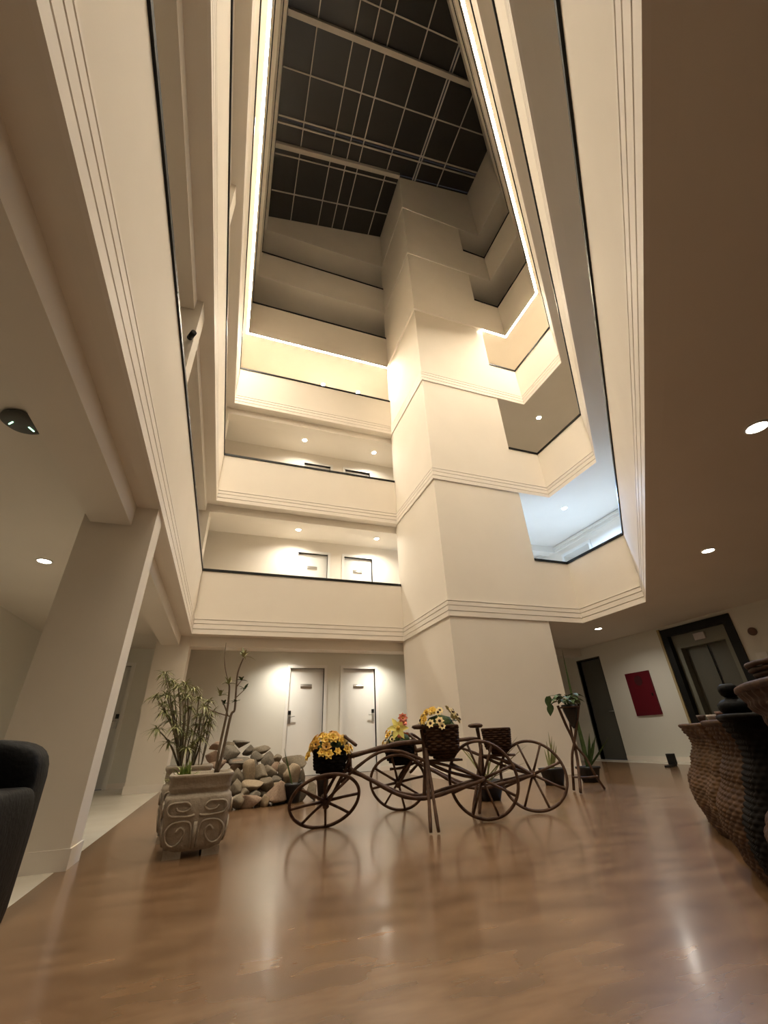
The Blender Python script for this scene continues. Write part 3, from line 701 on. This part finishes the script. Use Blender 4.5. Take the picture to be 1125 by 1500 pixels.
# ------------------------------------------------------------------ heap of stones
def stone_mesh(seed, flat=.75):
    rnd = random.Random(seed); mb = MB(); nu, nv = 16, 10
    ax = [(Vector((rnd.gauss(0, 1), rnd.gauss(0, 1), rnd.gauss(0, 1))).normalized(), rnd.uniform(.40, .74)) for _ in range(12)]
    vs = [(0, 0, -1)]
    for i in range(1, nv):
        for j in range(nu):
            th, ph = math.pi*i/nv-math.pi/2, 2*math.pi*j/nu
            vs.append((math.cos(th)*math.cos(ph), math.cos(th)*math.sin(ph), math.sin(th)))
    vs.append((0, 0, 1)); out = []
    for v in vs:
        v = Vector(v)
        for a, k in ax:                     # flattened facets
            dd = v.dot(a)
            if dd > k: v = v-a*(dd-k)*.96
        out.append(Vector((v.x, v.y*.88, v.z*flat)))
    fs = [(0, 1+(j+1) % nu, 1+j) for j in range(nu)]
    for i in range(nv-2):
        for j in range(nu): fs.append((1+i*nu+j, 1+i*nu+(j+1) % nu, 1+(i+1)*nu+(j+1) % nu, 1+(i+1)*nu+j))
    L_ = len(out)-1; k = 1+(nv-2)*nu
    fs += [(k+j, k+(j+1) % nu, L_) for j in range(nu)]
    return mb.add(out, fs, True)
SNAME = ['tan', 'grey-brown', 'dark', 'pinkish']
SHAPE = [stone_mesh(40+i, .62+.07*(i % 4)) for i in range(9)]
SME = {}
def stone(c, sx, sz, mi, i, rot=0, tilt=0, lab=''):
    key = (i % 9, mi)
    if key not in SME: SME[key] = SHAPE[i % 9].mesh('stone', STN[mi])
    szw = 'small' if sx < .13 else ('large' if sx > .20 else 'middling')
    row = 'inside the heap' if lab == 'in' else ('at the heap foot' if c.z < .16 else ('halfway up the heap' if c.z < .40 else 'on top of the heap'))
    nb = 'nearest the planters' if c.x < .42 else ('by the small black pot' if c.x > .80 else 'between planter and black pot')
    lab = '%s %s %s stone %s, %s' % (szw, 'flat' if sx > 1.5*sz else 'rounded', SNAME[mi], row, nb)
    o_ = obj('stone', SME[key], None, None, loc=c, label=lab, cat='stone', group='stones heaped beside the planters')
    o_.scale = (sx/2*1.62, sx/2*1.4, sz/2/.75*1.62); o_.rotation_euler = (rnd.uniform(-.2, .2), tilt, rnd.uniform(0, 6.28) if not rot else rot)
    return o_
# crop pixel centre, width, height, colour
ST = [(300, 205, 140, 80, 2), (500, 280, 175, 75, 1), (385, 275, 100, 80, 2), (190, 320, 190, 100, 2), (185, 225, 105, 75, 1), (50, 235, 110, 80, 3), (480, 355, 140, 90, 2), (570, 390, 140, 120, 2), (665, 355, 85, 75, 1), (300, 400, 190, 110, 2),
      (245, 435, 125, 105, 3), (270, 535, 115, 105, 1), (380, 520, 170, 155, 0), (660, 450, 185, 95, 3), (840, 410, 190, 125, 1), (520, 520, 140, 120, 1), (600, 500, 150, 80, 1), (640, 590, 120, 90, 2), (420, 650, 180, 145, 0), (540, 635, 140, 125, 1),
      (260, 650, 120, 110, 1), (815, 550, 200, 140, 0), (930, 520, 70, 120, 1), (685, 660, 110, 90, 0), (650, 765, 230, 165, 3), (550, 825, 100, 85, 0), (400, 815, 220, 135, 3), (245, 840, 160, 145, 1), (450, 745, 150, 90, 2), (1020, 690, 130, 150, 1),
      (730, 500, 130, 100, 1), (430, 430, 130, 100, 2), (330, 730, 130, 100, 1), (150, 560, 120, 110, 1), (130, 700, 140, 120, 1), (20, 330, 130, 110, 3), (60, 430, 140, 110, 3)]
for i, (x, y, wd, ht, mi) in enumerate(ST):
    X, Y = 310+x/7.03, 1060+y/7.03
    yb = (850-y)/650.0                            # rows further up the heap lie further back
    v = 5.95+.85*max(0, yb)
    p = onY(X, Y, v); dep = (p-CAM).dot(cF)
    sz = ht/7.03*dep/FPX; sx = wd/7.03*dep/FPX
    p.z = max(p.z, sz*.48)
    stone(p, sx, sz, mi, i)
k = 0
for gx in range(5):                                # inner stones the heap rests on
    for gy in range(2):
        x = .15+gx*.22+rnd.uniform(-.03, .03); y = 6.25+gy*.28; hz = [.17, .27][gy]
        stone(Vector((x, y, hz/2*.95)), .20, hz, [1, 2][gy], k, lab='in'); k += 1
# ------------------------------------------------------------------ black pots with thin plants
def pot(c, rt, rb, h, label, square=True, rot=0):
    t = empty('plant_pot', c, rot, label=label, cat='plant pot')
    pl = (lambda q: (abs(math.cos(q))**6+abs(math.sin(q))**6)**(-1/6.)) if square else None
    obj('body', MB().lathe([(rb, 0), (rt*.96, h*.86), (rt*1.06, h*.86), (rt*1.06, h), (rt*.92, h), (rt*.88, h*.85)], 32, plan=pl, capt=False), POTB, t)
    obj('soil', MB().lathe([(rt*.86, h*.82), (rt*.9, h*.87), (.001, h*.88)], 28, plan=pl), SOIL, t)
    return t
def blades(name, base, px, pxb, W, M, label, dn=0, cat='plant', bend=.0):
    t = empty(name, base, label=label, cat=cat)
    for i, (x, y) in enumerate(px):
        n_ = Vector((base.x, base.y, 0)).normalized()
        tip = onPlane(x, y, base+n_*rnd.uniform(-.06, .06), n_)-base
        b_ = Vector((rnd.uniform(-.03, .03), rnd.uniform(-.03, .03), 0)); d = tip-b_
        obj('leaf', MB().leaf(b_, d, d.length, W*rnd.uniform(.8, 1.2), bend, n=6, side=Vector((n_.y, -n_.x, 0)).lerp(n_, .3)), M, t)
    return t
pA = onZ(813, 1150, 0); pot(pA, .135, .095, .20, 'black square pot on the floor beside the back wheel')
blades('strappy_plant', Vector((pA.x, pA.y, .17)), [(803, 1072), (808, 1078), (812, 1085), (815, 1092), (797, 1097), (800, 1085)], None, .03, LEAF, 'thin strappy plant in the black pot beside the back wheel')
pB = onZ(866, 1146, 0); pot(pB, .125, .085, .19, 'black pot on the floor behind the branch plant stand')
blades('sword_plant', Vector((pB.x, pB.y, .16)), [(823, 951), (846, 1052), (863, 1073), (868, 1085), (872, 1078), (893, 1078)], None, .05, LEAFD, 'sword-leaved plant with one very tall blade behind the plant stand')
pC = onZ(717, 1172, 0); pot(pC, .15, .10, .19, 'black pot half hidden behind the bicycle wheel hub')
blades('strappy_plant', Vector((pC.x, pC.y, .17)), [(664, 1074), (676, 1085), (683, 1100), (668, 1138), (757, 1066), (762, 1072), (770, 1080), (777, 1103), (715, 1095), (722, 1092), (700, 1110), (742, 1100)], None, .022, LEAF, 'arching strappy plant behind the bicycles', bend=.12)
pD = onZ(428, 1176, 0); pot(pD, .105, .085, .20, 'small black pot at the edge of the stone heap', False)
blades('sprig', Vector((pD.x, pD.y, .17)), [(416, 1096), (418, 1104), (446, 1140), (436, 1148)], None, .018, LEAFD, 'single thin sprig in the small black pot by the stones')
pE = onZ(472, 1166, 0); pot(pE, .085, .06, .22, 'narrow black pot seen through the leaning wheel', False)
# ------------------------------------------------------------------ branch plant stand with trailing plant
pS = onZ(846, 1160, 0); n_ = Vector((pS.x, pS.y, 0)).normalized(); sd_ = Vector((n_.y, -n_.x, 0))
t = empty('plant_stand', pS, label='tall tripod plant stand of dark crossed branches', cat='plant stand')
def Q(x, y, dn=0): return onPlane(x, y, pS+n_*dn, n_)-pS
for pts, r in (([(817, 1034), (829, 1062), (840, 1086), (846, 1115), (851, 1163)], .017), ([(848, 1031), (845, 1060), (841, 1090), (838, 1110), (841, 1159)], .016), ([(833, 1040), (840, 1085), (858, 1110), (870, 1132), (886, 1157)], .014)):
    q = [Q(x, y) for x, y in pts]; q[-1] = onZ(*pts[-1], 0)-pS+Vector((0, 0, .012)); q[0] += n_*.04*(1 if pts[0][0] > 830 else -1)
    obj('branch_leg', MB().tube(catm(q), r, 7), BARK, t)
obj('cross_stick', MB().tube(catm([Q(838, 1138), Q(857, 1139), Q(876, 1137)]), .010, 6), BARK, t)
cS = Q(834, 1036)
obj('ring', MB().ring(Vector((cS.x, cS.y, cS.z)), Vector((1, 0, 0)), Vector((0, 1, 0)), .105, .010, 24, 6), BARK, t)
hp = empty('cone_pot', pS+cS+Vector((0, 0, -.24)), label='dark cone-shaped pot hung in the branch plant stand', cat='plant pot')
obj('body', MB().lathe([(.012, 0), (.05, .08), (.085, .20), (.096, .27), (.085, .27), (.08, .25)], 24, capt=False), POTB, hp)
obj('soil', MB().lathe([(.078, .22), (.084, .245), (.001, .25)], 20), SOIL, hp)
pp = pS+cS+Vector((0, 0, .02))
t = empty('trailing_plant', pp, label='leafy plant with broad glossy heart leaves in the cone pot', cat='plant')
for i in range(22):
    q = i*2.4; rr_ = .05+.10*((i*7) % 10)/10; z = .02+.09*((i*3) % 7)/7
    b_ = Vector((math.cos(q)*.03, math.sin(q)*.03, 0)); e_ = Vector((math.cos(q)*rr_, math.sin(q)*rr_, z+.03))
    lf = obj('leaf', MB().leaf(e_, Vector((math.cos(q), math.sin(q), .1)), .11, .095, .45, n=5), LEAFD, t)
    obj('leaf_stalk', MB().tube([b_, b_.lerp(e_, .5)+Vector((0, 0, .03)), e_], .003, 5), LEAFD, lf)
for x, y in ((803, 1020), (806, 1032)):
    e_ = onPlane(x, y, pS, n_)-pp
    lf = obj('leaf', MB().leaf(e_, Vector((-.2, .1, -1)), .13, .09, .1, n=5, side=sd_), LEAFD, t)
    obj('leaf_stalk', MB().tube(catm([Vector((0, 0, .02)), e_*.5+Vector((0, 0, .06)), e_]), .003, 5), LEAFD, lf)
# ------------------------------------------------------------------ row of woven wicker counter units running towards the lobby front
CT, CN, C0 = Vector((-.727, -.687, 0)), Vector((-.687, .727, 0)), Vector((3.75, 3.0, 0))
def counter(s0, s1, H, M, label, rows, lob, nl, dep=.46, amp=1.0):
    a_, b_ = (s1-s0)/2, dep/2
    c = C0+CT*((s0+s1)/2)+CN*(-b_)
    t = empty('wicker_counter', c, math.atan2(CT.y, CT.x), label=label, cat='counter')
    # local x runs along the row, local -y faces the lobby
    prof = [(0, 0), (.035, .10), (.072, .30), (.066, .40), (.0, .62), (-.045, .79), (-.040, .86), (-.01, .95), (.0, 1.0)]
    def pr(f_):
        for i in range(len(prof)-1):
            if prof[i][1] <= f_ <= prof[i+1][1]:
                u = (f_-prof[i][1])/(prof[i+1][1]-prof[i][1]); u = u*u*(3-2*u); return amp*(prof[i][0]*(1-u)+prof[i+1][0]*u)
        return 0
    n = 168; plan = []
    for j in range(n):
        q = 2*math.pi*j/n; e_ = 5.0
        k = (abs(math.cos(q))**e_+abs(math.sin(q))**e_)**(-1/e_)
        x, y = a_*k*math.cos(q), b_*k*math.sin(q)
        gx, gy = abs(x/a_)**(e_-1)*math.copysign(1/a_, x), abs(y/b_)**(e_-1)*math.copysign(1/b_, y)
        g = math.hypot(gx, gy); plan.append((x, y, gx/g, gy/g))
    sub = 4; NR = rows*sub; vs = []
    for i in range(NR+1):
        z = H*i/NR; row = i//sub; ph = (i % sub)/sub; o_ = pr(i/NR)
        for j, (x, y, gx, gy) in enumerate(plan):
            lb = lob*math.cos(nl*2*math.pi*x/(2*a_))*abs(gy)
            r_ = o_+lb-lob+.005*math.sin(math.pi*ph)*(1+.9*math.cos(math.pi*(j//2+row)))
            vs.append((x+gx*r_*.3, y+gy*r_, z))
    obj('woven_body', MB().add(vs, [(i*n+j, i*n+(j+1) % n, (i+1)*n+(j+1) % n, (i+1)*n+j) for i in range(NR) for j in range(n)], True), M, t)
    top = vs[-n:]
    obj('braided_rim', MB().tube([Vector(p) for p in top]+[Vector(top[0])], .013, 7, False), M, t)
    obj('top_board', MB().prism([(p[0], p[1]) for p in top], H-.012, H+.004), M, t)
    return t
counter(0, 1.34, .640, WICKT, 'tan fine-woven wicker counter unit with wavy front, farthest toward the elevator', 30, .02, 2)
counter(1.40, 2.12, .648, WICKM, 'chestnut wicker counter unit between the tan and the black units', 30, .015, 1)
counter(2.17, 2.40, .665, WICKD, 'narrow black wicker counter unit carrying the black jar', 30, .0, 1, amp=.8)
counter(2.45, 3.35, .745, WICK, 'tall coarse brown wicker counter unit at the lobby end of the row', 18, .02, 1, amp=1.25)
def cp(s_, n_, z): return C0+CT*s_+CN*n_+Vector((0, 0, z))
t = empty('jar', cp(2.26, -.07, .670), label='black round-shouldered jar with knob lid on the narrow black counter unit', cat='jar')
obj('body', MB().lathe([(.045, 0), (.062, .025), (.064, .045), (.045, .062), (.026, .07), (.024, .076)], 28), LEATH, t)
obj('knob_lid', MB().lathe([(.02, .074), (.034, .084), (.040, .105), (.036, .122), (.022, .13), (.005, .131)], 24), LEATH, t)
for i, (s_, n_, hh, col_, lb) in enumerate(((.95, -.10, .055, (.05, .025, .018), 'small dark brown cup on the tan counter unit'), (1.22, -.12, .050, (.35, .29, .25), 'small pale cup on the tan counter unit'), (1.62, -.11, .050, (.12, .055, .04), 'small reddish cup on the chestnut counter unit'))):
    obj('cup', MB().lathe([(.018, 0), (.025, hh*.7), (.028, hh), (.023, hh), (.016, hh*.2)], 16), mat('cup_%d' % i, col_, .5), None, loc=cp(s_, n_, .646 if i < 2 else .654), label=lb, cat='cup')
t = empty('wicker_tray', cp(2.86, -.24, .751), label='dark reddish wicker tray with upright sides on the tall brown counter unit', cat='tray')
obj('tray_base', MB().lathe([(.17, 0), (.185, .010)], 36), WICK, t)
for k in range(4):
    obj('tray_side', MB().ring(Vector((0, 0, .016+.016*k)), Vector((1, 0, 0)), Vector((0, 1, 0)), .175+.007*k, .009, 40, 6, (lambda k: lambda q: 1+.02*math.cos(18*q+k*math.pi))(k)), WICK, t)
# ------------------------------------------------------------------ small black foot by the elevator wall, black armchair
p = onZ(985, 1123, 0)
t = empty('door_stop', p, R(20), label='small black L-shaped stand on the floor by the elevator wall', cat='door stop')
obj('foot_plate', MB().box((-.22, -.05, 0), (.10, .05, .03)), BLACK, t); obj('upright', MB().box((.02, -.06, .03), (.12, .06, .20)), BLACK, t)
def cushion(a, b_, e=.28):        # rounded box (superellipsoid)
    vs = []; nu, nv = 40, 20
    cx = [(a[i]+b_[i])/2 for i in range(3)]; hx = [(b_[i]-a[i])/2 for i in range(3)]
    f_ = lambda q: math.copysign(abs(q)**e, q)
    for i in range(nv+1):
        th = math.pi*i/nv-math.pi/2
        for j in range(nu):
            ph = 2*math.pi*j/nu
            vs.append((cx[0]+hx[0]*f_(math.cos(th))*f_(math.cos(ph)), cx[1]+hx[1]*f_(math.cos(th))*f_(math.sin(ph)), cx[2]+hx[2]*f_(math.sin(th))))
    fs = [(i*nu+j, i*nu+(j+1) % nu, (i+1)*nu+(j+1) % nu, (i+1)*nu+j) for i in range(nv) for j in range(nu)]
    return MB().add(vs, fs, True)
t = empty('armchair', (-.915, 1.50, 0), R(4), label='black leather armchair with rounded back beside the column', cat='armchair')
obj('backrest', cushion((-.42, .20, .14), (.42, .40, .685)), LEATH, t)
obj('seat', cushion((-.34, -.42, .16), (.34, .24, .42)), LEATH, t)
for sx in (-1, 1):
    obj('armrest', cushion((sx*.38-.06, -.44, .12), (sx*.38+.06, .26, .56)), LEATH, t)
    for sy in (-.36, .32): obj('leg', MB().tube([(sx*.36, sy, 0), (sx*.35, sy, .15)], [.018, .024], 8), BLACK, t)
